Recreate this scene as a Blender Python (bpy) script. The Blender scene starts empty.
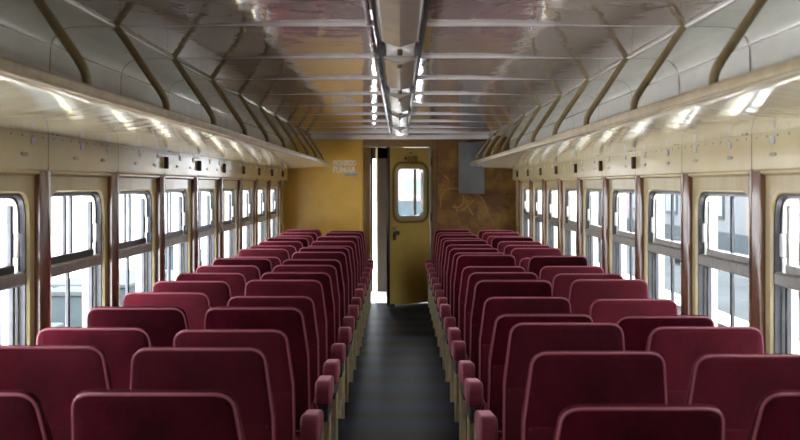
import bpy, bmesh, math, random
from mathutils import Vector, Matrix
R = math.radians
random.seed(7)
scene = bpy.context.scene
COL = scene.collection

# ------------------------------------------------------------------ camera
CAMZ = 1.573
cam_d = bpy.data.cameras.new('camera'); cam = bpy.data.objects.new('camera', cam_d); COL.objects.link(cam)
cam.location = (0, 0, CAMZ); cam.rotation_euler = (R(90), 0, 0)
cam_d.sensor_width = 36; cam_d.lens = 50; cam_d.shift_y = -35 / 800
cam_d.clip_start = 0.05; cam_d.clip_end = 500
cam_d.dof.use_dof = True; cam_d.dof.focus_distance = 7.5; cam_d.dof.aperture_fstop = 4.5
scene.camera = cam
# ------------------------------------------------------------------ world, sun, exposure
w = bpy.data.worlds.new('sky'); scene.world = w; w.use_nodes = True
nt = w.node_tree; bg = nt.nodes['Background']
bg.inputs['Color'].default_value = (0.86, 0.93, 1.0, 1); bg.inputs['Strength'].default_value = 3.2
sd = bpy.data.lights.new('sun', 'SUN'); sun = bpy.data.objects.new('sun', sd); COL.objects.link(sun)
sd.energy = 7.0; sd.angle = R(3); sd.color = (1.0, 0.96, 0.9)
sun.rotation_euler = (R(-38), 0, 0)          # high sun in line with the carriage, none falls in at the side windows
vs = scene.view_settings
vs.view_transform = 'Standard'; vs.look = 'None'; vs.gamma = 1.0; vs.use_curve_mapping = False
vs.exposure = 2.1
try:
    scene.cycles.use_denoising = True
    scene.cycles.max_bounces = 14; scene.cycles.diffuse_bounces = 7; scene.cycles.glossy_bounces = 5
    scene.cycles.transparent_max_bounces = 24
    scene.cycles.sample_clamp_indirect = 12
except Exception:
    pass

# ------------------------------------------------------------------ materials
def mat(name, col, rough=0.5, metal=0.0, spec=0.5, var=0.0, vscale=6.0, col2=None, bump=0.0, bscale=40.0,
        bstretch=(1, 1, 1), sheen=0.0, sheen_tint=None, coat=0.0, rnd=0.0, rvar=0.0, vstretch=(1, 1, 1), lo=0.35, hi=0.7, ocol=False):
    m = bpy.data.materials.new(name); m.use_nodes = True
    n = m.node_tree; p = n.nodes['Principled BSDF']; L = n.links.new
    p.inputs['Base Color'].default_value = (*col, 1); p.inputs['Roughness'].default_value = rough
    p.inputs['Metallic'].default_value = metal; p.inputs['Specular IOR Level'].default_value = spec
    p.inputs['Coat Weight'].default_value = coat; p.inputs['Coat Roughness'].default_value = 0.08
    if sheen:
        p.inputs['Sheen Weight'].default_value = sheen; p.inputs['Sheen Roughness'].default_value = 0.35
        p.inputs['Sheen Tint'].default_value = (*(sheen_tint or col), 1)
    tc = n.nodes.new('ShaderNodeTexCoord')
    csock = None
    if var or col2:
        mp = n.nodes.new('ShaderNodeMapping'); mp.inputs['Scale'].default_value = vstretch
        L(tc.outputs['Object'], mp.inputs['Vector'])
        nz = n.nodes.new('ShaderNodeTexNoise'); nz.inputs['Scale'].default_value = vscale
        nz.inputs['Detail'].default_value = 6; nz.inputs['Roughness'].default_value = 0.65
        L(mp.outputs[0], nz.inputs['Vector'])
        rp = n.nodes.new('ShaderNodeValToRGB')
        c2 = col2 or tuple(c * (1 - var) for c in col)
        rp.color_ramp.elements[0].position = lo; rp.color_ramp.elements[0].color = (*c2, 1)
        rp.color_ramp.elements[1].position = hi; rp.color_ramp.elements[1].color = (*col, 1)
        L(nz.outputs['Fac'], rp.inputs['Fac']); csock = rp.outputs['Color']
        if rvar:
            mr = n.nodes.new('ShaderNodeMapRange'); mr.inputs['To Min'].default_value = rough + rvar
            mr.inputs['To Max'].default_value = max(0.02, rough - rvar)
            L(nz.outputs['Fac'], mr.inputs['Value']); L(mr.outputs[0], p.inputs['Roughness'])
    if rnd:
        oi = n.nodes.new('ShaderNodeObjectInfo'); hs = n.nodes.new('ShaderNodeHueSaturation')
        mr = n.nodes.new('ShaderNodeMapRange'); mr.inputs['To Min'].default_value = 1 - rnd; mr.inputs['To Max'].default_value = 1 + rnd
        L(oi.outputs['Random'], mr.inputs['Value']); L(mr.outputs[0], hs.inputs['Value'])
        if csock: L(csock, hs.inputs['Color'])
        else: hs.inputs['Color'].default_value = (*col, 1)
        csock = hs.outputs['Color']
    if ocol:                                        # per-object pale mix paints window light into the cloth colour
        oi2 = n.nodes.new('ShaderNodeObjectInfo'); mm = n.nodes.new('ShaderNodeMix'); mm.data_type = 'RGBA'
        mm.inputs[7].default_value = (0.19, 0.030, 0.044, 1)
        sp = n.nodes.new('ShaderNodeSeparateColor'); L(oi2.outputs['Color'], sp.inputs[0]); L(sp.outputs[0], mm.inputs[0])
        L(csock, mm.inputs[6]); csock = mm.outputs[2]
    if csock: L(csock, p.inputs['Base Color'])
    if bump:
        mp2 = n.nodes.new('ShaderNodeMapping'); mp2.inputs['Scale'].default_value = bstretch
        L(tc.outputs['Object'], mp2.inputs['Vector'])
        n2 = n.nodes.new('ShaderNodeTexNoise'); n2.inputs['Scale'].default_value = bscale; n2.inputs['Detail'].default_value = 3
        L(mp2.outputs[0], n2.inputs['Vector'])
        b = n.nodes.new('ShaderNodeBump'); b.inputs['Strength'].default_value = 1.0; b.inputs['Distance'].default_value = bump
        L(n2.outputs['Fac'], b.inputs['Height']); L(b.outputs[0], p.inputs['Normal'])
        if coat: L(b.outputs[0], p.inputs['Coat Normal'])
    return m

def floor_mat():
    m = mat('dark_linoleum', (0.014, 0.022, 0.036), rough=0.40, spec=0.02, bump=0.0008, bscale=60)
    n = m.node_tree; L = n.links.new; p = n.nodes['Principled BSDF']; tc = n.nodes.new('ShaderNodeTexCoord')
    light_bands = n.nodes.new('ShaderNodeTexWave'); light_bands.bands_direction = 'Y'; light_bands.inputs['Scale'].default_value = 0.455  # light falling between the seat rows, painted as bands in the floor colour
    light_bands.inputs['Distortion'].default_value = 3.0; light_bands.inputs['Detail'].default_value = 3; light_bands.inputs['Detail Scale'].default_value = 1.3
    L(tc.outputs['Object'], light_bands.inputs['Vector'])
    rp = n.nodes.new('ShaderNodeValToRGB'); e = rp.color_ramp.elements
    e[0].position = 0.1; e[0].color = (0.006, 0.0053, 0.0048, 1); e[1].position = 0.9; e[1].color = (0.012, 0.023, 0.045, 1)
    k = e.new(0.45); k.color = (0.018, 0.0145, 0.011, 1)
    L(light_bands.outputs['Fac'], rp.inputs['Fac']); L(rp.outputs['Color'], p.inputs['Base Color'])
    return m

def glass_mat(name, tint=(1, 1, 1), refl=0.06):
    m = bpy.data.materials.new(name); m.use_nodes = True
    n = m.node_tree; n.nodes.clear(); L = n.links.new
    o = n.nodes.new('ShaderNodeOutputMaterial'); mx = n.nodes.new('ShaderNodeMixShader')
    t = n.nodes.new('ShaderNodeBsdfTransparent'); t.inputs['Color'].default_value = (*tint, 1)
    g = n.nodes.new('ShaderNodeBsdfGlossy'); g.inputs['Roughness'].default_value = 0.05
    mx.inputs['Fac'].default_value = refl
    L(t.outputs[0], mx.inputs[1]); L(g.outputs[0], mx.inputs[2]); L(mx.outputs[0], o.inputs['Surface'])
    return m

M = {}
M['ceil'] = mat('ceiling_enamel', (0.55, 0.46, 0.43), rough=0.055, metal=0.28, spec=1.0, var=0.18, vscale=2.5, bump=0.0035, bscale=2.4, bstretch=(2.4, 1.2, 1), rvar=0.03)
M['cove'] = mat('cove_enamel', (0.74, 0.74, 0.68), rough=0.2, spec=0.8, var=0.12, vscale=3, bump=0.003, bscale=3)
M['rib'] = mat('rib_enamel', (0.92, 0.90, 0.88), rough=0.25, spec=1.0, metal=0.2, var=0.1, vscale=8)
M['cream'] = mat('cream_enamel', (0.76, 0.65, 0.37), rough=0.22, spec=0.7, col2=(0.60, 0.49, 0.25), vscale=3.0, lo=0.15, hi=0.85, bump=0.001, bscale=30, rvar=0.06)
M['creamwin'] = mat('cream_window_enamel', (0.72, 0.63, 0.38), rough=0.24, spec=0.6, col2=(0.56, 0.46, 0.24), vscale=5, vstretch=(1, 1, .3), lo=0.2, hi=0.8)
M['under'] = mat('rack_enamel', (0.66, 0.60, 0.44), rough=0.11, spec=1.0, col2=(0.52, 0.46, 0.32), vscale=4, lo=0.2, hi=0.8, bump=0.004, bscale=3, bstretch=(1, 2.5, 1), rvar=0.04)
M['lip'] = mat('rack_lip_enamel', (0.55, 0.45, 0.27), rough=0.3, spec=0.6, col2=(0.36, 0.27, 0.14), vscale=9, lo=0.3, hi=0.6)
M['bar'] = mat('bar_bronze_paint', (0.33, 0.25, 0.12), rough=0.3, spec=0.6, var=0.3, vscale=20)
M['trim'] = mat('bright_trim', (0.75, 0.72, 0.68), rough=0.25, metal=0.6)
M['pillar'] = mat('pillar_brown_gloss', (0.25, 0.115, 0.065), rough=0.16, spec=1.0, col2=(0.17, 0.07, 0.038), vscale=8, vstretch=(1, 1, .25), lo=0.2, hi=0.8, rvar=0.05)
M['frame'] = mat('window_frame_metal', (0.085, 0.085, 0.095), rough=0.35, metal=0.6, var=0.4, vscale=14)
M['alu'] = mat('sash_aluminium', (0.52, 0.51, 0.48), rough=0.35, metal=0.6, var=0.3, vscale=16)
M['dark'] = mat('dark_rubber', (0.02, 0.02, 0.025), rough=0.6)
M['white'] = mat('white_plastic', (0.85, 0.84, 0.82), rough=0.4)
M['glass'] = glass_mat('window_glass', (0.97, 0.98, 0.985))
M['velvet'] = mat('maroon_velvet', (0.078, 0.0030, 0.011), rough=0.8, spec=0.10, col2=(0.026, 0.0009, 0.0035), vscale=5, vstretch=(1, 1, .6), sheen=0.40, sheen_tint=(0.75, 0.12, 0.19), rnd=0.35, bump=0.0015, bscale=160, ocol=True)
M['pipe'] = mat('maroon_piping', (0.30, 0.07, 0.10), rough=0.45, spec=0.4, sheen=0.8, sheen_tint=(0.95, 0.6, 0.65))  # piping kept paler than the velvet to paint in the edge highlights
M['armvelvet'] = mat('worn_velvet', (0.24, 0.040, 0.062), rough=0.6, spec=0.3, col2=(0.15, 0.018, 0.033), vscale=10, sheen=0.7, sheen_tint=(0.85, 0.45, 0.52), rnd=0.15)
M['seatmetal'] = mat('seat_beige_metal', (0.56, 0.46, 0.29), rough=0.28, spec=0.7, col2=(0.34, 0.26, 0.14), vscale=9, lo=0.3, hi=0.6)
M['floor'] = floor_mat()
M['ochre'] = mat('ochre_paint', (0.72, 0.45, 0.085), rough=0.33, spec=0.5, col2=(0.58, 0.34, 0.058), vscale=2.2, lo=0.3, hi=0.65, bump=0.001, bscale=8)
M['brown'] = mat('brown_scuffed_paint', (0.17, 0.075, 0.018), rough=0.4, spec=0.4, col2=(0.34, 0.18, 0.035), vscale=3.6, lo=0.36, hi=0.56)
M['frameochre'] = mat('frame_dark_ochre', (0.20, 0.12, 0.028), rough=0.4, col2=(0.12, 0.065, 0.016), vscale=5)
M['door'] = mat('door_olive_ochre', (0.52, 0.37, 0.085), rough=0.35, spec=0.5, col2=(0.42, 0.28, 0.055), vscale=2.0, lo=0.3, hi=0.65)
M['scratch'] = mat('scratched_ochre', (0.36, 0.20, 0.045), rough=0.5)
M['boxgrey'] = mat('grey_box_paint', (0.17, 0.175, 0.18), rough=0.5, var=0.2, vscale=6)
M['letterwhite'] = mat('stencil_white', (0.85, 0.78, 0.66), rough=0.6, var=0.3, vscale=30)
M['letterdark'] = mat('stencil_dark', (0.06, 0.04, 0.015), rough=0.6)
M['sticker'] = mat('bluish_sticker', (0.36, 0.42, 0.5), rough=0.5, var=0.4, vscale=40)
M['plate'] = mat('number_plate', (0.62, 0.62, 0.6), rough=0.4, var=0.5, vscale=60)
M['smudge'] = mat('oval_plate_grey', (0.36, 0.30, 0.19), rough=0.5, var=0.4, vscale=40)
M['rust'] = mat('rusty_steel', (0.12, 0.075, 0.035), rough=0.6, var=0.5, vscale=30)
M['lampcover'] = mat('lamp_cover_gloss', (0.62, 0.57, 0.50), rough=0.2, spec=1.0, metal=0.45, var=0.2, vscale=4, bump=0.003, bscale=4)
M['lampplate'] = mat('lamp_plate', (0.62, 0.60, 0.55), rough=0.22, spec=0.7, var=0.2, vscale=9)
M['conduit'] = mat('conduit_enamel', (0.30, 0.26, 0.27), rough=0.2, spec=0.9, bump=0.004, bscale=9)
M['vest'] = mat('vestibule_white', (0.8, 0.79, 0.76), rough=0.4)
M['vestdark'] = mat('vestibule_dark', (0.018, 0.012, 0.010), rough=0.5)
M['ground'] = mat('bright_concrete', (0.80, 0.79, 0.80), rough=0.9, spec=0.0, var=0.12, vscale=0.4)
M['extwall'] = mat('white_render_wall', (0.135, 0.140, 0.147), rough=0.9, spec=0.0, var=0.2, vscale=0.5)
M['extblue'] = mat('blue_grey_concrete', (0.052, 0.066, 0.072), rough=0.9, spec=0.0, var=0.3, vscale=1.2)
M['extgrey'] = mat('pale_grey_concrete', (0.062, 0.070, 0.075), rough=0.9, spec=0.0, var=0.2, vscale=1.0)
M['extpink'] = mat('pale_salmon_paint', (0.17, 0.135, 0.125), rough=0.9, spec=0.0)
M['extgreen'] = mat('pale_green_paint', (0.10, 0.125, 0.10), rough=0.9, spec=0.0)
M['extdeck'] = mat('platform_asphalt', (0.046, 0.052, 0.056), rough=0.9, spec=0.0, var=0.35, vscale=0.5)
M['extglass'] = mat('far_window_blue', (0.06, 0.085, 0.105), rough=0.3)

# ------------------------------------------------------------------ helpers
def tag(o, label=None, cat=None, group=None, kind=None):
    if label: o['label'] = label
    if cat: o['category'] = cat
    if group: o['group'] = group
    if kind: o['kind'] = kind
    return o
def empty(name, loc=(0, 0, 0), rz=0, parent=None):
    o = bpy.data.objects.new(name, None); COL.objects.link(o); o.location = loc; o.rotation_euler = (0, 0, rz)
    o.empty_display_size = 0.1
    if parent: o.parent = parent
    return o
def mesh_of(name, bm, m, smooth=True):
    bmesh.ops.recalc_face_normals(bm, faces=bm.faces[:])
    me = bpy.data.meshes.new(name); bm.to_mesh(me); bm.free()
    me.materials.append(M[m])
    if smooth:
        for p in me.polygons: p.use_smooth = True
        try: me.set_sharp_from_angle(angle=R(38))
        except Exception: pass
    return me
def put(name, me, parent=None, loc=(0, 0, 0), rot=(0, 0, 0), scale=(1, 1, 1)):
    o = bpy.data.objects.new(name, me); COL.objects.link(o)
    o.location = loc; o.rotation_euler = rot; o.scale = scale
    if parent: o.parent = parent
    return o
def obj(name, bm, m, parent=None, smooth=True, loc=(0, 0, 0), rot=(0, 0, 0)):
    return put(name, mesh_of(name, bm, m, smooth), parent, loc, rot)
def box(bm, x0, x1, y0, y1, z0, z1, bev=0.0, seg=2):
    t = bmesh.new()
    bmesh.ops.create_cube(t, size=1)
    for v in t.verts:
        v.co = Vector(((x0 + x1) / 2 + v.co.x * (x1 - x0), (y0 + y1) / 2 + v.co.y * (y1 - y0), (z0 + z1) / 2 + v.co.z * (z1 - z0)))
    if bev:
        bmesh.ops.bevel(t, geom=t.edges[:] + t.verts[:], offset=bev, segments=seg, profile=0.5, affect='EDGES')
    me = bpy.data.meshes.new('t'); t.to_mesh(me); t.free(); bm.from_mesh(me); bpy.data.meshes.remove(me)
    return bm
def B(*a, **k): return box(bmesh.new(), *a, **k)
def tube(bm, pts, r, n=8, cap=True):
    pts = [Vector(p) for p in pts]; rings = []
    for i, p in enumerate(pts):
        d = (pts[min(i + 1, len(pts) - 1)] - pts[max(i - 1, 0)]).normalized()
        up = Vector((0, 1, 0)) if abs(d.y) < 0.9 else Vector((0, 0, 1))
        a = d.cross(up).normalized(); b = d.cross(a)
        rings.append([bm.verts.new(p + (a * math.cos(2 * math.pi * k / n) + b * math.sin(2 * math.pi * k / n)) * r) for k in range(n)])
    for i in range(len(rings) - 1):
        for k in range(n):
            bm.faces.new((rings[i][k], rings[i][(k + 1) % n], rings[i + 1][(k + 1) % n], rings[i + 1][k]))
    if cap: bm.faces.new(rings[0]); bm.faces.new(rings[-1])
    return bm
def ctube(bm, pts, r, n=6):                     # closed tube
    pts = [Vector(p) for p in pts]; N = len(pts); rings = []
    for i, p in enumerate(pts):
        d = (pts[(i + 1) % N] - pts[i - 1]).normalized()
        a = Vector((0, 1, 0)); b = d.cross(a).normalized()
        rings.append([bm.verts.new(p + (a * math.cos(2 * math.pi * k / n) + b * math.sin(2 * math.pi * k / n)) * r) for k in range(n)])
    for i in range(N):
        for k in range(n):
            bm.faces.new((rings[i][k], rings[i][(k + 1) % n], rings[(i + 1) % N][(k + 1) % n], rings[(i + 1) % N][k]))
    return bm
def rpoly(pts, radii, seg=5):                   # rounded polygon outline (2-D)
    out = []; N = len(pts)
    for i in range(N):
        p = Vector(pts[i]); a = Vector(pts[i - 1]); b = Vector(pts[(i + 1) % N]); r = radii[i]
        if r <= 0: out.append(p); continue
        u = (a - p).normalized(); v = (b - p).normalized(); ang = u.angle(v)
        t = min(r / math.tan(ang / 2), 0.49 * (a - p).length, 0.49 * (b - p).length)
        s = p + u * t; e = p + v * t
        for k in range(seg + 1):
            q = k / seg
            out.append(s.lerp(p, q).lerp(p.lerp(e, q), q))
    return out
def dense(loop, d=0.06):
    out = []
    for i, p in enumerate(loop):
        q = loop[(i + 1) % len(loop)]; n = max(1, int((q - p).length / d))
        out += [p.lerp(q, k / n) for k in range(n)]
    return out
def inset(loop, d):
    N = len(loop); res = []
    area = sum(loop[i].x * loop[(i + 1) % N].y - loop[(i + 1) % N].x * loop[i].y for i in range(N))
    sg = 1 if area > 0 else -1
    for i in range(N):
        t = (loop[(i + 1) % N] - loop[i - 1]).normalized()
        res.append(loop[i] + Vector((-t.y, t.x)) * d * sg)
    return res
def extrude_profile(bm, prof, y0, y1, axis='Y', close=False, ny=1):
    """open or closed (x,z) profile swept along y"""
    rows = []
    for j in range(ny + 1):
        y = y0 + (y1 - y0) * j / ny
        rows.append([bm.verts.new((p[0], y, p[1])) for p in prof])
    n = len(prof)
    for j in range(ny):
        for i in range(n if close else n - 1):
            bm.faces.new((rows[j][i], rows[j][(i + 1) % n], rows[j + 1][(i + 1) % n], rows[j + 1][i]))
    if close: bm.faces.new(rows[0]); bm.faces.new(rows[-1])
    return bm
ORD = ['nearest', 'second', 'third', 'fourth', 'fifth', 'sixth', 'seventh', 'eighth', 'ninth', 'tenth', 'eleventh', 'twelfth',
       'thirteenth', 'fourteenth', 'fifteenth', 'sixteenth', 'seventeenth', 'eighteenth']

# ------------------------------------------------------------------ layout numbers
P = 1.173; PY = 4.69                    # pillar pitch, near edge of pillar number 0
K0, K1 = -4, 8                          # pillar numbers
WX = 1.543; PX = 1.517; FX = 1.500      # wall, pillar face, fascia
YB = 14.8                               # bulkhead
YN = -0.55                  # near end, pulled up close behind the camera to cut rear light
CZ = 2.235
def rib_y(k): return 4.62 + P * k

# ------------------------------------------------------------------ floor, roof, unseen end wall behind
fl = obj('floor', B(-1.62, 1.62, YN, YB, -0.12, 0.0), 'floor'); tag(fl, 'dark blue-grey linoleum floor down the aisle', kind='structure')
roof = obj('ceiling', B(-1.62, 1.62, YN, YB + 0.2, 2.31, 2.40), 'dark'); tag(roof, 'glossy panelled carriage ceiling with cross ribs', kind='structure')
bw = obj('wall_near', B(-1.62, 1.62, YN - 0.1, YN, -0.12, 2.4), 'brown'); tag(bw, 'brown end wall behind the viewpoint', kind='structure')  # unseen wall set close up to keep rear light off the seat backs

# ceiling panels, ribs, mouldings
def ceil_prof(s):
    pts = [(0.10, CZ + 0.0125), (0.45, CZ + 0.012), (0.90, CZ - 0.0005), (1.18, CZ), (1.36, CZ - 0.004)]
    for k in range(1, 7):
        a = R(15 * k); pts.append((1.36 + 0.098 * math.sin(a), CZ - 0.004 - 0.098 * (1 - math.cos(a))))
    pts += [(1.460, 2.0), (1.466, 1.845)]
    return [(s * x, z) for x, z in pts]
def ceil_mesh(s, m, i0, i1):
    pr = ceil_prof(s)[i0:i1]
    return mesh_of('ceiling_panel', extrude_profile(bmesh.new(), pr, 0.003, P - 0.003, ny=1), m)
cm = {s: ceil_mesh(s, 'ceil', 0, 4) for s in (-1, 1)}
vm = {s: ceil_mesh(s, 'cove', 3, 13) for s in (-1, 1)}
rb = bmesh.new()
rp4 = ceil_prof(1)[:4]; rr = []
for yy, dz in ((-0.008, 0.002), (-0.0065, -0.002), (-0.003, -0.004), (0.003, -0.004), (0.0065, -0.002), (0.008, 0.002)):
    rr.append([rb.verts.new((x, yy, (z if dz > 0 else CZ + 0.002) + dz)) for x, z in rp4])
for a_, b_ in zip(rr, rr[1:]):
    for i in range(3): rb.faces.new((a_[i], a_[i + 1], b_[i + 1], b_[i]))
rib_me = mesh_of('ceiling_rib', rb, 'rib')
sm = bmesh.new()
pr = ceil_prof(1)[3:]
extrude_profile(sm, [(x - 0.004, z - 0.002) for x, z in pr], -0.006, 0.006)
seam_me = mesh_of('cove_seam', sm, 'rust')
k = -9
while rib_y(k) < YB - 0.1:
    y = rib_y(k)
    if y > YN + 0.3:
        for s in (-1, 1):
            ln = min(1.0, (YB - y) / P)
            put('ceiling_panel', cm[s], roof, (0, y, 0), scale=(1, ln, 1))
            put('cove_panel', vm[s], roof, (0, y, 0), scale=(1, ln, 1))
            put('ceiling_rib', rib_me, roof, (0, y, 0), scale=(s, 1, 1))
            put('cove_seam', seam_me, roof, (0, y, 0), scale=(s, 1, 1))
    k += 1
# outer dark backing under the roof sides
for s in (-1, 1):
    t = bmesh.new(); tube(t, [(s * 1.183, YN, CZ - 0.006), (s * 1.183, YB, CZ - 0.006)], 0.010, 8)
    obj('ceiling_moulding', t, 'trim', roof)
    t = bmesh.new(); box(t, s * 1.447 - 0.006, s * 1.447 + 0.006, YN, YB, 2.150, 2.158, 0.003)
    obj('cove_bead', t, 'trim', roof)
# end beam in front of the bulkhead
obj('end_beam', B(-1.25, 1.25, YB - 0.06, YB, CZ - 0.055, CZ + 0.01, 0.012), 'rib', roof)

# ------------------------------------------------------------------ luggage racks
YR = 14.42
def rack(s, side):
    root = empty('luggage_rack', (s * 1.2, 0, 1.79))
    tag(root, 'long cream luggage rack with bronze guard bars above the %s windows' % side, 'luggage rack', 'overhead luggage racks')
    def part(name, me, loc=(0, 0, 0), scale=(1, 1, 1)):
        return put(name, me, root, (loc[0] - s * 1.2, loc[1], loc[2] - 1.79), scale=scale)
    # shelf panels: thin sheet, slightly curved
    prof = [(0.925, 1.842), (0.935, 1.834), (0.97, 1.8265), (1.01, 1.8185), (1.06, 1.810), (1.13, 1.801), (1.22, 1.794), (1.34, 1.790), (1.497, 1.788)]
    top = [(x, z + 0.012) for x, z in reversed(prof)]
    full = [(s * x, z) for x, z in prof + top]
    pm = mesh_of('shelf_panel', extrude_profile(bmesh.new(), full, 0.004, P - 0.004, close=True), 'under')
    seam = mesh_of('panel_seam', extrude_profile(bmesh.new(), [(s * x, z + 0.004) for x, z in prof + top], -0.006, 0.006, close=True), 'rust')
    clip = mesh_of('seam_bolt', B(-0.005, 0.005, -0.005, 0.005, -0.004, 0.004, 0.001), 'rust')
    k = -8
    while PY + P * k + 0.05 < YR - 0.05:
        y0 = PY + P * k + 0.05; y1 = min(YR, y0 + P)
        if y0 > YN:
            part('shelf_panel', pm, (0, y0, 0), (1, (y1 - y0) / P, 1))
            part('panel_seam', seam, (0, y0, 0))
            part('seam_bolt', clip, (s * 1.47, y0 + 0.03, 1.790)); part('seam_bolt', clip, (s * 1.47, y0 - 0.03, 1.790))
        k += 1
    # front lip: rolled rail
    lp = rpoly([Vector((0.910, 1.834)), Vector((0.936, 1.834)), Vector((0.938, 1.870)), Vector((0.910, 1.870))], [0.012] * 4, 4)
    lm = mesh_of('front_lip', extrude_profile(bmesh.new(), [(s * p.x, p.y) for p in lp], YN, YR, close=True), 'lip')
    part('front_lip', lm)
    em = mesh_of('end_lip', B(-0.29, 0.29, -0.012, 0.012, -0.018, 0.022, 0.006), 'lip')
    e = part('end_lip', em, (s * 1.205, YR - 0.006, 1.822)); e.rotation_euler = (0, s * R(4.2), 0)
    bm_ = bmesh.new()
    pts = [(0.968, 1.842), (0.966, 1.885), (0.968, 1.908), (0.975, 1.930), (0.993, 1.962), (1.055, 2.053), (1.118, 2.146), (1.179, 2.236)]
    tube(bm_, [(s * x, 0, z) for x, z in pts], 0.0155, 10)
    bar = mesh_of('guard_bar', bm_, 'bar')
    ft = bmesh.new(); tube(ft, [(s * 0.968, 0, 1.840), (s * 0.968, 0, 1.862)], 0.022, 10); foot = mesh_of('bar_foot', ft, 'lip')
    k = -5
    while rib_y(k) < YR - 0.02:
        if rib_y(k) > YN + 0.2:
            b = part('guard_bar', bar, (0, rib_y(k) - 0.02, 0)); f = put('bar_foot', foot, b)
        k += 1
    return root
rack(-1, 'left'); rack(1, 'right')

# ------------------------------------------------------------------ side walls, pillars, fascias
OY0, OY1, OZ0, OZ1, OR = 0.205, 1.115, 0.78, 1.548, 0.125     # window opening (from pillar near edge)
def opening(d=0.0, seg=6):
    pts = [Vector((OY0, OZ0)), Vector((OY1, OZ0)), Vector((OY1, OZ1)), Vector((OY0, OZ1))]
    lp = rpoly(pts, [0.07, 0.07, OR, OR], seg)
    return inset(lp, d) if d else lp
def panel_mesh(s):
    bm = bmesh.new(); y0, y1, z0, z1 = 0.0, P, 0.0, 1.66
    inner = opening(); c = Vector(((OY0 + OY1) / 2, (OZ0 + OZ1) / 2)); outer = []
    N = len(inner)
    def proj(p):
        d = p - c; t = 1e9
        if d.x > 1e-6: t = min(t, (y1 - c.x) / d.x)
        if d.x < -1e-6: t = min(t, (y0 - c.x) / d.x)
        if d.y > 1e-6: t = min(t, (z1 - c.y) / d.y)
        if d.y < -1e-6: t = min(t, (z0 - c.y) / d.y)
        return c + d * t
    iv = [bm.verts.new((s * WX, p.x, p.y)) for p in inner]
    ov = [bm.verts.new((s * WX, *proj(p))) for p in inner]
    lip = inset(inner, 0.008)
    lv = [bm.verts.new((s * (WX + 0.010), p.x, p.y)) for p in lip]
    rv = [bm.verts.new((s * (WX + 0.085), p.x, p.y)) for p in lip]
    corners = [Vector((y0, z0)), Vector((y1, z0)), Vector((y1, z1)), Vector((y0, z1))]
    for i in range(N):
        j = (i + 1) % N
        bm.faces.new((iv[i], iv[j], lv[j], lv[i])); bm.faces.new((lv[i], lv[j], rv[j], rv[i]))
        a, b = proj(inner[i]), proj(inner[j]); poly = [iv[i], ov[i]]
        for q in corners:                       # keep the outer rectangle square
            ea = (abs(a.x - q.x) < 1e-5 and abs(b.y - q.y) < 1e-5); eb = (abs(a.y - q.y) < 1e-5 and abs(b.x - q.x) < 1e-5)
            if (ea or eb) and (a - q).length > 1e-5 and (b - q).length > 1e-5: poly.append(bm.verts.new((s * WX, q.x, q.y)))
        bm.faces.new(poly + [ov[j], iv[j]])
    return mesh_of('window_panel', bm, 'creamwin')

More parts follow.
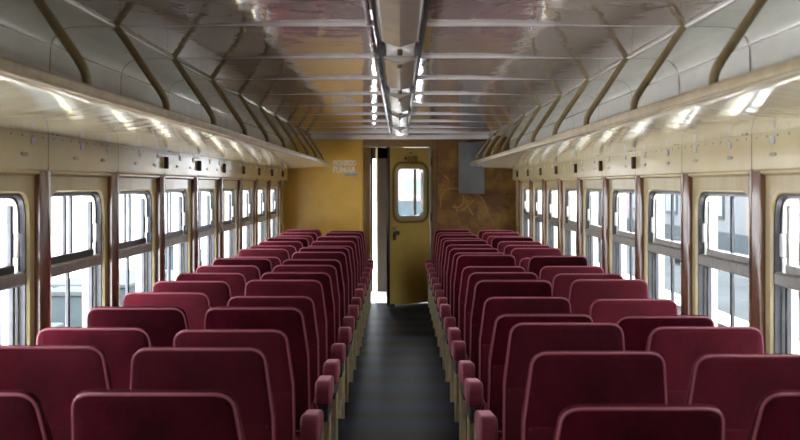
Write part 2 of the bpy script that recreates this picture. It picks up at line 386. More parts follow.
def ring(bm, lo, li, x0, x1):
    """frame ring between outline lo and inner outline li, from depth x0 to x1"""
    N = len(lo)
    a = [bm.verts.new((x0, *p)) for p in lo]; b = [bm.verts.new((x0, *p)) for p in li]
    c = [bm.verts.new((x1, *p)) for p in lo]; d = [bm.verts.new((x1, *p)) for p in li]
    for i in range(N):
        j = (i + 1) % N
        for q in ((a, b), (b, d), (d, c), (c, a)):
            bm.faces.new((q[0][i], q[0][j], q[1][j], q[1][i]))
    return bm
ym = (OY0 + OY1) / 2; RZ0, RZ1 = 1.157, 1.213
def window_parts(s):
    X = lambda d: s * (WX + d)
    def bx(bm, d0, d1, *r, bev=0.004): return box(bm, min(X(d0), X(d1)), max(X(d0), X(d1)), *r, bev, 1)
    ps = []
    ps.append(('outer_frame', mesh_of('outer_frame', ring(bmesh.new(), opening(0.006), opening(0.019), X(0.014), X(0.075)), 'frame'), None))
    ps.append(('inner_frame', mesh_of('inner_frame', ring(bmesh.new(), opening(0.018), opening(0.030), X(0.040), X(0.080)), 'alu'), None))
    ps.append(('meeting_rail', mesh_of('meeting_rail', bx(bmesh.new(), 0.012, 0.078, OY0 + 0.01, OY1 - 0.01, RZ0, RZ1, bev=0.008), 'alu'), None))
    t = bmesh.new()
    for y in ((ym - 0.055, ym + 0.048) if s < 0 else (ym,)): bx(t, 0.048, 0.066, y - 0.010, y + 0.010, RZ1 - 0.01, OZ1 - 0.03)
    ps.append(('upper_mullion', mesh_of('upper_mullion', t, 'frame'), None))
    ps.append(('lower_mullion', mesh_of('lower_mullion', bx(bmesh.new(), 0.048, 0.066, ym - 0.012, ym + 0.012, OZ0 + 0.03, RZ0 + 0.01), 'frame'), None))
    t = bmesh.new()
    bx(t, 0.040, 0.062, OY1 - 0.105, OY1 - 0.080, RZ1 - 0.01, OZ1 - 0.06)
    ps.append(('sash_stile', mesh_of('sash_stile', t, 'frame' if s < 0 else 'alu'), None))
    t = bmesh.new(); bx(t, 0.045, 0.068, OY1 - 0.065, OY1 - 0.045, OZ0 + 0.03, RZ0)
    ps.append(('lower_stile', mesh_of('lower_stile', t, 'frame'), None))
    ps.append(('sash_rail', mesh_of('sash_rail', bx(bmesh.new(), 0.028, 0.06, OY0 + 0.03, OY1 - 0.10, RZ1, RZ1 + 0.034), 'frame' if s < 0 else 'alu'), None))
    ps.append(('latch', mesh_of('latch', bx(bmesh.new(), 0.020, 0.045, OY1 - 0.088, OY1 - 0.052, 1.275, 1.375, bev=0.006), 'white'), 'white latch plate on the far sash stile'))
    for (a, b, c, d) in ((OY0 + .03, ym, RZ1, OZ1 - .03), (ym, OY1 - .03, RZ1, OZ1 - .03), (OY0 + .03, ym, OZ0 + .03, RZ0), (ym, OY1 - .03, OZ0 + .03, RZ0)):
        t = bmesh.new(); x = X(0.058)
        t.faces.new([t.verts.new((x, *p)) for p in ((a, c), (b, c), (b, d), (a, d))])
        ps.append(('pane', mesh_of('pane', t, 'glass', False), None))
    return ps
wn = 0
def side_wall(s, side):
    global wn
    t = bmesh.new()
    xa, xb = (s * 1.628, s * 1.66) if s > 0 else (s * 1.66, s * 1.628)
    box(t, xa, xb, YN, YB + 1.6, 1.545, 2.40); box(t, xa, xb, YN, YB, -0.4, 0.79)
    for k in range(K0, K1 + 1):
        y0 = PY + P * k
        a = y0 - (P - OY1); b = y0 + OY0
        if k == K0: a = YN
        if k == K1: b = YB
        box(t, xa, xb, a, b, 0.78, 1.55)
    wall = obj('wall_' + side, t, 'creamwin', smooth=False)
    tag(wall, 'cream %s side wall of the carriage with windows between brown pillars' % side, kind='structure')
    pmesh = panel_mesh(s)
    # fascia panel with rounded lower edge
    fp = [(FX + 0.03, 1.640), (FX + 0.010, 1.632), (FX + 0.002, 1.638), (FX, 1.650), (FX, 1.790), (FX + 0.03, 1.800)]
    fm = mesh_of('fascia_panel', extrude_profile(bmesh.new(), [(s * x, z) for x, z in fp], 0.003, P - 0.003), 'cream')
    bead = mesh_of('window_bead', extrude_profile(bmesh.new(), [(s * x, z) for x, z in ((WX, 1.652), (WX - 0.022, 1.640), (WX - 0.022, 1.622), (WX, 1.612))], 0.15, P), 'cream')
    t = bmesh.new()
    pp = [(WX + 0.002, 0.0), (PX + 0.004, 0.0), (PX, 0.005), (PX - 0.004, 0.03), (PX - 0.0065, 0.06), (PX - 0.007, 0.085), (PX - 0.005, 0.115), (PX, 0.145), (PX + 0.004, 0.150), (WX + 0.002, 0.150)]
    va = [t.verts.new((s * x, y, 0.0)) for x, y in pp]; vb = [t.verts.new((s * x, y, 1.640)) for x, y in pp]
    for i in range(len(pp)): t.faces.new((va[i], va[(i + 1) % len(pp)], vb[(i + 1) % len(pp)], vb[i]))
    t.faces.new(vb)
    pil = mesh_of('pillar', t, 'pillar')
    scr = mesh_of('pillar_screw', B(-0.004, 0.004, -0.006, 0.006, -0.006, 0.006, 0.002, ), 'dark')
    seam = mesh_of('fascia_seam', B(min(s * FX, s * (FX + .02)) - 0.0, max(s * FX, s * (FX + .02)), -0.006, 0.006, 1.635, 1.795), 'rust')
    clip = mesh_of('seam_clip', B(-0.014, 0.014, -0.020, 0.020, -0.038, 0.038, 0.006), 'rust')
    plate = mesh_of('number_plate', B(-0.003, 0.003, -0.026, 0.026, -0.016, 0.016, 0.002, 1), 'plate')
    ov = bmesh.new(); bmesh.ops.create_cone(ov, cap_ends=True, segments=16, radius1=1, radius2=1, depth=1)
    for v in ov.verts: v.co = Vector((v.co.z * 0.004, v.co.x * 0.042, v.co.y * 0.009))
    oval = mesh_of('oval_plate', ov, 'smudge')
    riv = bmesh.new()
    for i in range(9):
        y = 0.07 + i * 0.129
        box(riv, -0.002, 0.002, y - 0.004, y + 0.004, -0.004, 0.004, 0.001, 1)
    rivm = mesh_of('rivet_row', riv, 'rust')
    wps = window_parts(s)
    for k in range(K0, K1 + 1):
        y0 = PY + P * k
        put('pillar', pil, wall, (0, y0, 0))
        put('fascia_panel', fm, wall, (0, y0 + 0.05, 0), scale=(1, 1 if k < K1 else (YB - y0 - 0.05) / P, 1))
        put('fascia_seam', seam, wall, (0, y0 + 0.05, 0))
        put('pillar_screw', scr, wall, (s * (PX - 0.001), y0 + 0.10, 1.07)); put('pillar_screw', scr, wall, (s * (PX - 0.001), y0 + 0.04, 1.07))
        if k >= 2: put('seam_clip', clip, wall, (s * (FX - 0.010), y0 + 0.05, 1.715))
        r = put('rivet_row', rivm, wall, (s * FX, y0 + 0.05, 1.772)); r['kind'] = 'stuff'
        if k < K1:
            put('window_panel', pmesh, wall, (0, y0, 0))
            put('window_bead', bead, wall, (0, y0, 0))
            for dy in ((0.55, 0.0) if s < 0 else (0.36, 0.95)):
                dy = dy if dy else 1.02
                put('number_plate', plate, wall, (s * (FX - 0.001), y0 + dy, 1.755))
                put('oval_plate', oval, wall, (s * (FX - 0.001), y0 + dy + (0.0 if s > 0 else -0.1), 1.697))
            wn += 1
            wr = empty('window_%d' % wn, (0, y0, 0))
            tag(wr, 'two-sash carriage window with rounded top corners in the %s wall, %s from the far bulkhead' % (side, 'first' if k == K1 - 1 else ORD[K1 - 1 - k]), kind='structure')
            for nm, me, lb in wps:
                o = put(nm, me, wr)
                if lb: o['label'] = lb
        else:
            tt = bmesh.new(); box(tt, min(s * WX, s * 1.60), max(s * WX, s * 1.60), y0, YB, 0, 1.66)
            obj('window_panel', tt, 'creamwin', wall)
side_wall(-1, 'left'); side_wall(1, 'right')

# ------------------------------------------------------------------ far bulkhead, door, vestibule
bk = obj('wall_far', B(-1.62, 1.62, YB + 0.02, YB + 0.08, 2.09, 2.40), 'frameochre'); tag(bk, 'ochre and brown bulkhead at the far end with a doorway', kind='structure')
obj('bulkhead_panel', B(-1.60, -0.50, YB, YB + 0.06, 0, 2.24), 'ochre', bk)
obj('bulkhead_panel', B(0.46, 1.60, YB, YB + 0.06, 0, 2.24), 'brown', bk)
obj('panel_trim', B(-0.53, -0.49, YB - 0.012, YB + 0.06, 0, 2.20, 0.006), 'ochre', bk)
obj('door_post', B(-0.50, -0.395, YB + 0.0, YB + 0.10, 0, 2.24, 0.006), 'frameochre', bk)
obj('door_post', B(0.392, 0.47, YB - 0.01, YB + 0.10, 0, 2.24, 0.006), 'frameochre', bk)
obj('door_header', B(-0.50, 0.47, YB - 0.006, YB + 0.10, 2.075, 2.22, 0.006), 'frameochre', bk)
obj('panel_trim', B(0.455, 0.50, YB - 0.014, YB + 0.06, 0, 2.20, 0.006), 'frameochre', bk)

def text(name, s, size, loc, m, parent, rot=(R(90), 0, 0), bold=0.0, sx=1.0):
    cu = bpy.data.curves.new(name, 'FONT'); cu.body = s; cu.size = size; cu.extrude = 0.001; cu.offset = bold
    cu.align_x = 'LEFT'
    o = bpy.data.objects.new(name, cu); COL.objects.link(o)
    dg = bpy.context.evaluated_depsgraph_get()
    me = bpy.data.meshes.new_from_object(o.evaluated_get(dg)); bpy.data.objects.remove(o)
    me.materials.clear(); me.materials.append(M[m])
    q = bpy.data.objects.new(name, me); COL.objects.link(q); q.parent = parent; q.location = loc; q.rotation_euler = rot; q.scale = (sx, 1, 1)
    wd = max(v.co.x for v in me.vertices) - min(v.co.x for v in me.vertices)
    return q, wd
def fit_text(name, s, x0, x1, z0, h, y, m, parent, bold=0.0):
    q, wd = text(name, s, h / 0.70, (x0, y, z0), m, parent, bold=bold)
    q.scale.x = (x1 - x0) / wd
    return q
px = lambda x: (x - 400) * YB / 1111
pz = lambda y: CAMZ - (y - 185) * YB / 1111
t1 = fit_text('stencil_text', 'PROHIBIDO', px(333), px(356), pz(165.4), 0.068, YB - 0.002, 'letterwhite', bk, 0.0032); t1['label'] = 'white stencilled lettering PROHIBIDO'
t2 = fit_text('stencil_text', 'FUMAR', px(332.8), px(355.5), pz(172.6), 0.078, YB - 0.002, 'letterwhite', bk, 0.0032); t2['label'] = 'white stencilled lettering FUMAR'
st = obj('sticker', B(px(344.5), px(357.5), YB - 0.003, YB - 0.0005, pz(176), pz(173.4)), 'sticker', bk, smooth=False); st['label'] = 'small bluish sticker strip'
# scratched strokes on the brown panel
def stroke(pts, wdt=0.02):
    bm = bmesh.new(); P3 = [Vector((px(x), pz(y))) for x, y in pts]
    # smooth by subdivision
    for _ in range(2):
        q = [P3[0]]
        for a, b in zip(P3, P3[1:]): q += [a.lerp(b, .25), a.lerp(b, .75)]
        P3 = q + [P3[-1]]
    L_, R_ = [], []
    for i, p in enumerate(P3):
        d = (P3[min(i + 1, len(P3) - 1)] - P3[max(i - 1, 0)]).normalized(); n = Vector((-d.y, d.x)) * wdt / 2
        L_.append(bm.verts.new((p.x + n.x, YB - 0.0015, p.y + n.y))); R_.append(bm.verts.new((p.x - n.x, YB - 0.0015, p.y - n.y)))
    for i in range(len(P3) - 1): bm.faces.new((L_[i], L_[i + 1], R_[i + 1], R_[i]))
    return obj('scratch_mark', bm, 'scratch', bk, smooth=False)
for s_ in ([(440, 208), (441, 195), (446, 189), (458, 188), (462, 194)], [(452, 207), (458, 208), (464, 203), (462, 198), (470, 202)],
           [(454, 204), (458, 212)], [(463, 195), (466, 203), (473, 215)], [(461, 211), (468, 206), (474, 200)],
           [(470, 193), (478, 194), (484, 201), (488, 214)], [(444, 175), (449, 180)]):
    stroke(s_)
# wall box
gb = empty('wall_box', (px(471), YB, pz(194)))
tag(gb, 'grey metal cabinet fixed high on the brown bulkhead', 'cabinet')
obj('body', B(-0.165, 0.165, -0.16, -0.001, 0, 0.69, 0.008), 'boxgrey', gb)
obj('door_panel', B(-0.15, 0.15, -0.168, -0.16, 0.015, 0.675, 0.004), 'boxgrey', gb)
obj('lock', B(0.12, 0.135, -0.173, -0.168, 0.33, 0.36, 0.002), 'dark', gb)

# door leaf, hinged on the right and standing ajar towards the aisle
DW, DH = 0.70, 2.062
door = empty('door_1', (0.392, YB - 0.012, 0.0), rz=R(180 + 40.5))
tag(door, 'ochre end door standing ajar with rounded window and number', kind='structure')
def door_leaf():
    bm = bmesh.new()
    wy0, wy1, wz0, wz1 = 0.11, 0.59, 1.15, 1.805
    inner = dense(rpoly([Vector((wy0, wz0)), Vector((wy1, wz0)), Vector((wy1, wz1)), Vector((wy0, wz1))], [0.09] * 4, 5))
    c = Vector(((wy0 + wy1) / 2, (wz0 + wz1) / 2)); N = len(inner)
    cor = [Vector((0, 0.02)), Vector((DW, 0.02)), Vector((DW, DH)), Vector((0, DH))]
    def proj(p):
        d = p - c; t = 1e9
        if d.x > 1e-6: t = min(t, (DW - c.x) / d.x)
        if d.x < -1e-6: t = min(t, (0 - c.x) / d.x)
        if d.y > 1e-6: t = min(t, (DH - c.y) / d.y)
        if d.y < -1e-6: t = min(t, (0.02 - c.y) / d.y)
        return c + d * t
    sides = []
    for y in (-0.02, 0.02):
        iv = [bm.verts.new((p.x, y, p.y)) for p in inner]; ov = [bm.verts.new((proj(p).x, y, proj(p).y)) for p in inner]
        rim = []
        for i in range(N):
            j = (i + 1) % N; a, b = proj(inner[i]), proj(inner[j]); poly = [iv[i], ov[i]]; rim.append(ov[i])
            for q in cor:
                if ((abs(a.x - q.x) < 1e-5 and abs(b.y - q.y) < 1e-5) or (abs(a.y - q.y) < 1e-5 and abs(b.x - q.x) < 1e-5)) and (a - q).length > 1e-5 and (b - q).length > 1e-5:
                    v = bm.verts.new((q.x, y, q.y)); poly.append(v); rim.append(v)
            bm.faces.new(poly + [ov[j], iv[j]])
        sides.append((iv, rim))
    for a, b in ((sides[0][0], sides[1][0]), (sides[0][1], sides[1][1])):
        for i in range(len(a)): bm.faces.new((a[i], a[(i + 1) % len(a)], b[(i + 1) % len(b)], b[i]))
    return bm, inner
dbm, dwin = door_leaf()
obj('leaf', dbm, 'door', door)
t = bmesh.new()
def ring_y(bm, lo, li, y0, y1):
    N = len(lo)
    a, b, c, d = [[bm.verts.new((p.x, y, p.y)) for p in l] for l, y in ((lo, y0), (li, y0), (lo, y1), (li, y1))]
    for i in range(N):
        j = (i + 1) % N
        for q in ((a, b), (b, d), (d, c), (c, a)): bm.faces.new((q[0][i], q[0][j], q[1][j], q[1][i]))
    return bm
obj('window_moulding', ring_y(bmesh.new(), inset(dwin, -0.075), inset(dwin, -0.045), 0.018, 0.030), 'frameochre', door)
obj('window_gasket', ring_y(bmesh.new(), inset(dwin, -0.012), inset(dwin, 0.022), -0.026, 0.028), 'alu', door)
t = bmesh.new(); t.faces.new([t.verts.new((p.x, 0.0, p.y)) for p in dwin]); obj('pane', t, 'glass', door, False)
obj('handle_plate', B(0.600, 0.655, 0.018, 0.026, 0.86, 1.03, 0.006), 'frameochre', door)
t = bmesh.new(); tube(t, [(0.628, 0.02, 0.955), (0.628, 0.07, 0.955)], 0.012, 8); tube(t, [(0.628, 0.065, 0.955), (0.628, 0.095, 0.955)], 0.028, 12); obj('handle', t, 'dark', door)
for z in (0.35, 1.15, 1.88):
    t = bmesh.new(); tube(t, [(-0.006, 0.026, z - 0.055), (-0.006, 0.026, z + 0.055)], 0.014, 8); obj('hinge', t, 'rust', door)
obj('edge_strip', B(-0.010, 0.022, 0.0195, 0.026, 0.02, DH, 0.002), 'trim', door)
obj('edge_rubber', B(DW, DW + 0.03, -0.02, 0.02, 0.02, DH, 0.006), 'vestdark', door)
obj('door_bumper', B(DW - 0.06, DW + 0.02, 0.0, 0.05, 0.005, 0.04, 0.006), 'dark', door)
obj('vent', B(0.33, 0.37, 0.02, 0.026, 1.985, 2.00, 0.002), 'letterdark', door)
# the number reads left to right from the aisle side; the leaf's own x axis runs right to left there
nm, nwid = text('stencil_text', '4608', 0.105, (0.47, 0.0215, 1.885), 'letterdark', door, rot=(R(90), 0, R(180)), bold=0.001)
nm.scale.x = 0.24 / nwid; nm['label'] = 'dark stencilled number 4608'

# vestibule beyond the door
vf = obj('floor_vestibule', B(-1.62, 1.62, YB, YB + 1.7, -0.12, 0.0), 'vest'); tag(vf, 'white floor of the vestibule seen through the open doorway', kind='structure')
vw = obj('wall_vestibule', B(-1.62, -0.40, YB + 1.6, YB + 1.68, 0, 2.4), 'vestdark'); tag(vw, 'dark vestibule end wall with gangway openings', kind='structure')
obj('wall_section', B(-0.338, -0.19, YB + 1.6, YB + 1.68, 0, 2.4), 'vestdark', vw)
obj('wall_section', B(0.45, 1.62, YB + 1.6, YB + 1.68, 0, 2.4), 'vestdark', vw)
obj('wall_section', B(-0.19, 0.45, YB + 1.6, YB + 1.68, 0, 0.98), 'vestdark', vw)
obj('wall_section', B(-0.47, 0.45, YB + 1.6, YB + 1.68, 1.96, 2.4), 'vestdark', vw)
obj('window_bar', B(0.20, 0.24, YB + 1.61, YB + 1.67, 0.98, 1.96), 'frame', vw)
obj('white_post', B(-0.345, -0.318, YB + 0.9, YB + 0.93, 0, 2.3, 0.004), 'vest', vw)
cv = obj('ceiling_vestibule', B(-1.62, 1.62, YB + 0.2, YB + 1.7, 2.30, 2.40), 'frameochre'); tag(cv, 'vestibule ceiling beyond the bulkhead', kind='structure')

# ------------------------------------------------------------------ ceiling light covers down the middle
strip = obj('ceiling_channel', B(-0.10, 0.10, YN, YB - 0.06, CZ - 0.004, CZ + 0.03), 'lampplate', roof)
for s in (-1, 1):
    obj('channel_edge', B(s * 0.098 - 0.008, s * 0.098 + 0.008, YN, YB - 0.06, CZ - 0.020, CZ + 0.01, 0.003), 'vestdark', roof)
t = bmesh.new(); tube(t, [(-0.128, YN, CZ + 0.010), (-0.128, YB - 0.06, CZ + 0.010)], 0.013, 8); obj('conduit', t, 'conduit', roof)
def light_meshes(L):
    bm = bmesh.new()
    pr = [(-0.086, 0.0), (-0.080, -0.022), (-0.072, -0.027), (0.0, -0.050), (0.072, -0.027), (0.080, -0.022), (0.086, 0.0)]
    rows = []
    for y, f in ((0.0, 0.82), (0.03, 1.0), (L - 0.03, 1.0), (L, 0.82)):
        rows.append([bm.verts.new((x * (0.96 if f < 1 else 1), y, z * f)) for x, z in pr])
    for a, b in zip(rows, rows[1:]):
        for i in range(len(pr) - 1): bm.faces.new((a[i], a[i + 1], b[i + 1], b[i]))
    bm.faces.new(rows[0]); bm.faces.new(rows[-1])
    return mesh_of('cover', bm, 'lampcover', False)
cov = light_meshes(1.60)
kn = bmesh.new(); tube(kn, [(0, 0, 0), (0, 0, -0.012), (0, 0, -0.03)], 0.013, 10); knob = mesh_of('screw_knob', kn, 'rust')
slot = mesh_of('side_slot', B(-0.012, 0.012, 0.04, 0.52, -0.02, 0.002, 0.003), 'dark')
pl = mesh_of('end_plate', B(-0.07, 0.07, 0.03, 0.58, -0.014, 0.0, 0.004), 'lampplate')
for i in range(0, 5):
    y = 5.58 + (i - 1) * 2.25
    if y + 1.6 > YB - 0.1 or y < YN: continue
    r = empty('ceiling_light', (0, y, CZ - 0.004))
    vis = i
    tag(r, '%s glossy V-shaped ceiling light cover along the middle of the ceiling' % (('%s visible' % ORD[i] if i == 0 else ORD[i]) if i >= 0 else ('unseen rear %d' % -i)), 'ceiling light', 'ceiling light covers in a line')
    put('cover', cov, r)
    put('end_plate', pl, r, (0, -0.60, 0)); put('screw_knob', knob, r, (0, -0.30, -0.012)); put('screw_knob', knob, r, (0, 0.06, -0.036))
    put('side_slot', slot, r, (-0.083, -0.60, 0)); put('side_slot', slot, r, (0.083, -0.60, 0))

# ------------------------------------------------------------------ seats
BK = [Vector(p) for p in ((-0.205, 0.0), (0.205, 0.0), (0.236, 0.10), (0.236, 0.36), (0.212, 0.60), (-0.212, 0.60), (-0.236, 0.36), (-0.236, 0.10))]
BO = rpoly(BK, [0.03, 0.03, 0.06, 0.2, 0.052, 0.052, 0.2, 0.06], 5)
def bend(x, y, z):
    k = max(0.0, z - 0.30)
    crown = 0.006 * max(0, 1 - (x / 0.2) ** 2) if z > 0.5 else 0
    if y > -0.022:                                   # the cushion thins towards the top edge
        f = min(1.0, max(0.0, (z - 0.30) / 0.30)); y = -0.022 + (y + 0.022) * (1 - 0.80 * f)
        crown -= 0.0
    return Vector((x, y - 0.30 * k * k, z + crown))
def back_mesh():
    bm = bmesh.new(); layers = []
    for y, d in ((-0.040, 0.10), (-0.0405, 0.03), (-0.039, 0.012), (-0.033, 0.003), (-0.022, 0.0), (0.030, 0.0), (0.045, 0.006), (0.058, 0.024), (0.066, 0.06), (0.070, 0.11)):
        if d > 0.03:
            l3 = inset(BO, 0.024); cc = Vector((0, 0.31)); lp = [cc + (p - cc) * (1 - (d - 0.024) / 0.21) for p in l3]
        else: lp = inset(BO, d)
        layers.append([bm.verts.new(bend(p.x, y, p.y)) for p in lp])
    n = len(BO)
    for a, b in zip(layers, layers[1:]):
        for i in range(n): bm.faces.new((a[i], a[(i + 1) % n], b[(i + 1) % n], b[i]))
    for l in (layers[0], layers[-1]):
        c = bm.verts.new(sum((v.co for v in l), Vector()) / n)
        for i in range(n): bm.faces.new((l[i], l[(i + 1) % n], c))
    return mesh_of('backrest', bm, 'velvet')
def piping_mesh():
    lp = inset(BO, 0.003); bm = bmesh.new()
    ctube(bm, [bend(p.x, -0.034, p.y) for p in lp], 0.0042, 6)
    return mesh_of('piping', bm, 'pipe')
def rear_mesh():
    o = rpoly([Vector(p) for p in ((-0.19, 0.014), (0.19, 0.014), (0.222, 0.10), (0.222, 0.345), (-0.222, 0.345), (-0.222, 0.10))], [0.03, 0.03, 0.05, 0.008, 0.008, 0.05], 4)
    bm = bmesh.new(); ls = []
    for y, d in ((-0.036, 0.0), (-0.043, 0.002), (-0.046, 0.010)):
        ls.append([bm.verts.new(bend(p.x, y, p.y)) for p in inset(o, d)])
    n = len(o)
    for a, b in zip(ls, ls[1:]):
        for i in range(n): bm.faces.new((a[i], a[(i + 1) % n], b[(i + 1) % n], b[i]))
    bm.faces.new(ls[-1])
    return mesh_of('rear_panel', bm, 'velvet')
back_me, pipe_me, rear_me = back_mesh(), piping_mesh(), rear_mesh()
cush_me = mesh_of('seat_cushion', B(-0.232, 0.232, -0.03, 0.46, 0.31, 0.455, 0.045, 4), 'velvet')
base_me = mesh_of('seat_base', B(-0.215, 0.215, 0.0, 0.42, 0.245, 0.315, 0.012, 2), 'seatmetal')
def arm_mesh():
    o = rpoly([Vector(p) for p in ((0.0, 0.0), (0.33, 0.0), (0.33, 0.095), (0.0, 0.128))], [0.03, 0.03, 0.03, 0.075], 6)
    bm = bmesh.new(); ls = []
    for x, d in ((-0.030, 0.012), (-0.036, 0.004), (-0.0385, 0.0), (0.0385, 0.0), (0.036, 0.004), (0.030, 0.012)):
        pass
    for x, d in ((-0.0385, 0.014), (-0.035, 0.006), (-0.028, 0.0), (0.028, 0.0), (0.035, 0.006), (0.0385, 0.014)):
        ls.append([bm.verts.new((x, p.x, p.y)) for p in inset(o, d)])
    n = len(o)
    for a, b in zip(ls, ls[1:]):
        for i in range(n): bm.faces.new((a[i], a[(i + 1) % n], b[(i + 1) % n], b[i]))
    bm.faces.new(ls[0]); bm.faces.new(ls[-1])
    return mesh_of('armrest', bm, 'armvelvet')
arm_me = arm_mesh()
brk_me = mesh_of('arm_bracket', B(-0.026, 0.026, 0.02, 0.31, -0.075, 0.01, 0.006, 1), 'dark')
def leg_mesh():
    bm = bmesh.new()
    o = rpoly([Vector(p) for p in ((0.03, 0.0), (0.31, 0.0), (0.26, 0.06), (0.26, 0.43), (0.05, 0.43), (0.05, 0.06))], [0.006, 0.006, 0.03, 0.02, 0.02, 0.03], 3)
    ls = []
    for x, d in ((-0.014, 0.004), (-0.012, 0.0), (0.012, 0.0), (0.014, 0.004)):
        ls.append([bm.verts.new((x, p.x, p.y)) for p in inset(o, d)])
    n = len(o)
    for a, b in zip(ls, ls[1:]):
        for i in range(n): bm.faces.new((a[i], a[(i + 1) % n], b[(i + 1) % n], b[i]))
    bm.faces.new(ls[0]); bm.faces.new(ls[-1])
    return mesh_of('leg_panel', bm, 'seatmetal')
leg_me = leg_mesh()
tubeleg = bmesh.new(); tube(tubeleg, [(0, 0.045, 0.0), (0, 0.045, 0.42)], 0.011, 8); tubeleg_me = mesh_of('leg_tube', tubeleg, 'seatmetal')

ROW0, PITCH, NROW = 3.05, 0.69, 17
# top edge heights measured per row (left window, left aisle, right aisle, right window)
ZT = {
 'LW': [1.002, 1.030, 1.003, 1.006, 1.011, 1.011, 1.004, 1.002, 1.005, .975, 1.002, .993, 1.0, 1.0, .995, 1.0, 1.012],
 'LA': [1.002, 1.024, .995, 1.006, .991, 1.018, 1.006, 1.006, .998, 1.016, 1.012, .991, 1.002, 1.017, .99, 1.0, .996],
 'RA': [.963, 1.011, 1.023, .976, .987, 1.014, 1.008, .996, 1.033, 1.01, 1.006, 1.003, 1.012, 1.0, 1.006, 1.0, 1.009],
 'RW': [1.002, 1.001, 1.007, .967, .976, 1.02, 1.0, .998, 1.023, .967, 1.009, .998, 1.0, 1.01, .99, 1.0, 1.0]}
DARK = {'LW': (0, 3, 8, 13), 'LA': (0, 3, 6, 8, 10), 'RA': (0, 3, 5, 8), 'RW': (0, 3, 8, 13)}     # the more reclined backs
XC = {'LW': -1.224, 'LA': -0.679, 'RA': 0.668, 'RW': 1.224}
WORD = {'LW': 'window seat left of the aisle', 'LA': 'aisle seat left of the aisle', 'RA': 'aisle seat right of the aisle', 'RW': 'window seat right of the aisle'}
rs = random.Random(3)
for key in ('LW', 'LA', 'RA', 'RW'):
    for r in range(NROW):
        yt = ROW0 + PITCH * r; zt = ZT[key][r]
        dark = r in DARK[key]
        tilt = R(17.0 if dark else 7.0 + rs.uniform(-2.0, 2.0))
        pz0 = 0.40
        # rear top edge of the untilted back: (y=-0.04-0.027, z=0.606)
        yl, zl = -0.060, 0.604
        sc = (zt - pz0) / (zl * math.cos(tilt) + yl * -math.sin(-tilt) * -1 if False else zl * math.cos(tilt) - 0.06 * math.sin(tilt))
        ypiv = yt + (zl * sc * math.sin(tilt) + 0.06 * math.cos(tilt))
        if r == NROW - 1: ypiv = min(ypiv, YB - 0.5)
        root = empty('train_seat', (XC[key], ypiv, 0))
        row = 'row nearest the camera' if r == 0 else ('last row by the bulkhead' if r == NROW - 1 else '%s row from the camera' % ORD[r])
        tag(root, 'maroon velvet %s%s, %s' % ('more reclined ' if dark else '', WORD[key], row), 'train seat', 'maroon train seats')
        b = put('backrest', back_me, root, (0, 0, pz0), (tilt, 0, rs.uniform(-0.02, 0.02)), (1.05, 1, sc))
        light_mix = 0.0 if dark else (rs.uniform(0.15, 0.5) if key == 'RW' else rs.uniform(0.0, 0.28) if key == 'LW' else rs.uniform(0.0, 0.18))  # painted window light: strongest on right window seats, none on reclined backs
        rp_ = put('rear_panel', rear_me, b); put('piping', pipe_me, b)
        b.color = (light_mix, 0, 0, 1); rp_.color = (min(1, light_mix + 0.06), 0, 0, 1)  # lower rear panel painted a little lighter, as its tilt catches light
        cu_ = put('seat_cushion', cush_me, root); cu_.color = (light_mix, 0, 0, 1); put('seat_base', base_me, root)
        sgn = -1 if key[0] == 'L' else 1
        if key[1] == 'A':
            xa = -sgn * (0.668 - 0.364)
            a = put('armrest', arm_me, root, (xa, -0.01 + rs.uniform(-.02, .02), 0.495), (rs.uniform(-0.03, 0.03), 0, 0)); put('arm_bracket', brk_me, a)
            put('leg_panel', leg_me, root, (-sgn * (0.668 - 0.392), 0, 0)); put('leg_tube', tubeleg_me, root, (-sgn * (0.668 - 0.372), 0, 0))
        else:
            put('leg_panel', leg_me, root, (sgn * 0.20, 0, 0))
            put('leg_panel', leg_me, root, (-sgn * 0.20, 0, 0))

# ------------------------------------------------------------------ outside
gr = obj('ground', B(-80, 80, -60, 220, -1.6, -1.5), 'ground', smooth=False); tag(gr, 'sunlit pale concrete ground beside the track', kind='structure')
wl = obj('yard_wall', B(-14.3, -14.0, -20, 120, -1.5, 2.6, 0.02), 'ground'); tag(wl, 'long sunlit white yard wall seen through the left windows', 'wall')
bl = [(-4.6, 12.5, .5, .9, 0.25), (-4.2, 14.6, .35, .35, 0.55), (-4.5, 16.1, .5, 1.0, 0.05), (-4.9, 19.0, .6, 1.5, 0.35), (-4.9, 22.4, .6, 1.3, 0.1),
      (-5.2, 25.0, .5, .5, 0.6), (-5.0, 28.4, .6, 2.4, 0.15), (-5.0, 34.0, .6, 1.8, 0.4), (-5.2, 41.0, .6, 2.4, 0.2)]
for i, (x, y, hx, hy, zt) in enumerate(bl):
    zt -= 0.40
    r = empty('concrete_block', (x, y, -1.5))
    tag(r, '%s blue-grey concrete block outside the left windows' % (ORD[i]), 'concrete block', 'blocks beside the track')
    obj('body', B(-hx, hx, -hy, hy, 0, zt + 1.5, 0.03), 'extblue', r); obj('cap', B(-hx - .04, hx + .04, -hy - .04, hy + .04, zt + 1.5, zt + 1.56, 0.02), 'extgrey', r)
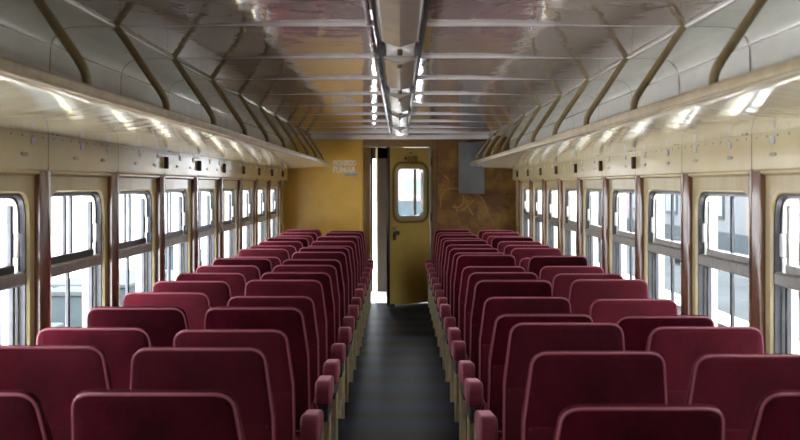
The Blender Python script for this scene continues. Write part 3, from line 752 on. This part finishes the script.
# right: opposite platform and station building
pf = empty('station_platform', (4.0, 0, -1.5)); tag(pf, 'grey station platform with white edge line outside the right windows', 'platform')
obj('face_wall', B(0.05, 0.4, -20, 55, 0, 1.30), 'extgrey', pf, False); obj('deck', B(0.0, 4.6, -20, 55, 1.30, 1.36), 'extdeck', pf, False)
obj('edge_line', B(-0.03, 0.3, -20, 55, 1.36, 1.38), 'vest', pf, False)
sb = empty('station_building', (9.0, 0, -1.49)); tag(sb, 'white station building with blue windows beyond the platform', 'building')
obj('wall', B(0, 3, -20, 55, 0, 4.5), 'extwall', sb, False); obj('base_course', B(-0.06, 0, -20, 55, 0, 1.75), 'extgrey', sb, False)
obj('roof', B(-0.4, 3.4, -20, 55, 4.5, 4.7), 'extgrey', sb, False)
for i in range(8):
    y = 10 + i * 5.2
    f = obj('window', B(-0.04, 0.02, y, y + 1.5, 2.1, 3.1), 'extgrey', sb, False); obj('pane', B(-0.05, -0.04, y + .1, y + 1.4, 2.2, 3.0), 'extglass', f, False)
    obj('wall_panel', B(-0.03, 0.02, y + 2.4, y + 3.2, 1.75, 3.7), 'extpink', sb, False)
for i, (y, h) in enumerate(((16, 1.1), (24, 1.1), (33, 1.1))):
    r = empty('platform_bench', (6.2, y, -0.138)); tag(r, '%s grey platform bench outside the right windows' % ORD[i], 'bench', 'benches on the platform')
    obj('seat', B(-.25, .25, -.9, .9, .42, .48, .01), 'extgrey', r); obj('backrest', B(.22, .27, -.9, .9, .55, .95, .01), 'extgrey', r)
    for yy in (-.7, .7): obj('leg', B(-.2, .27, yy - .03, yy + .03, 0, .55, .01), 'extgrey', r)
# straight ahead, beyond the gangway
hb = empty('far_building', (0.9, 60, -1.5)); tag(hb, 'pale salmon building seen through the end door window', 'building')
obj('wall', B(-1.6, 6, 0, 8, 0, 6), 'extpink', hb, False); obj('window', B(-0.6, 0.8, -.05, 0.02, 2.6, 3.4), 'extgreen', hb, False); obj('base_course', B(-1.6, 6, -.1, 0, 0, 2.2), 'extblue', hb, False)
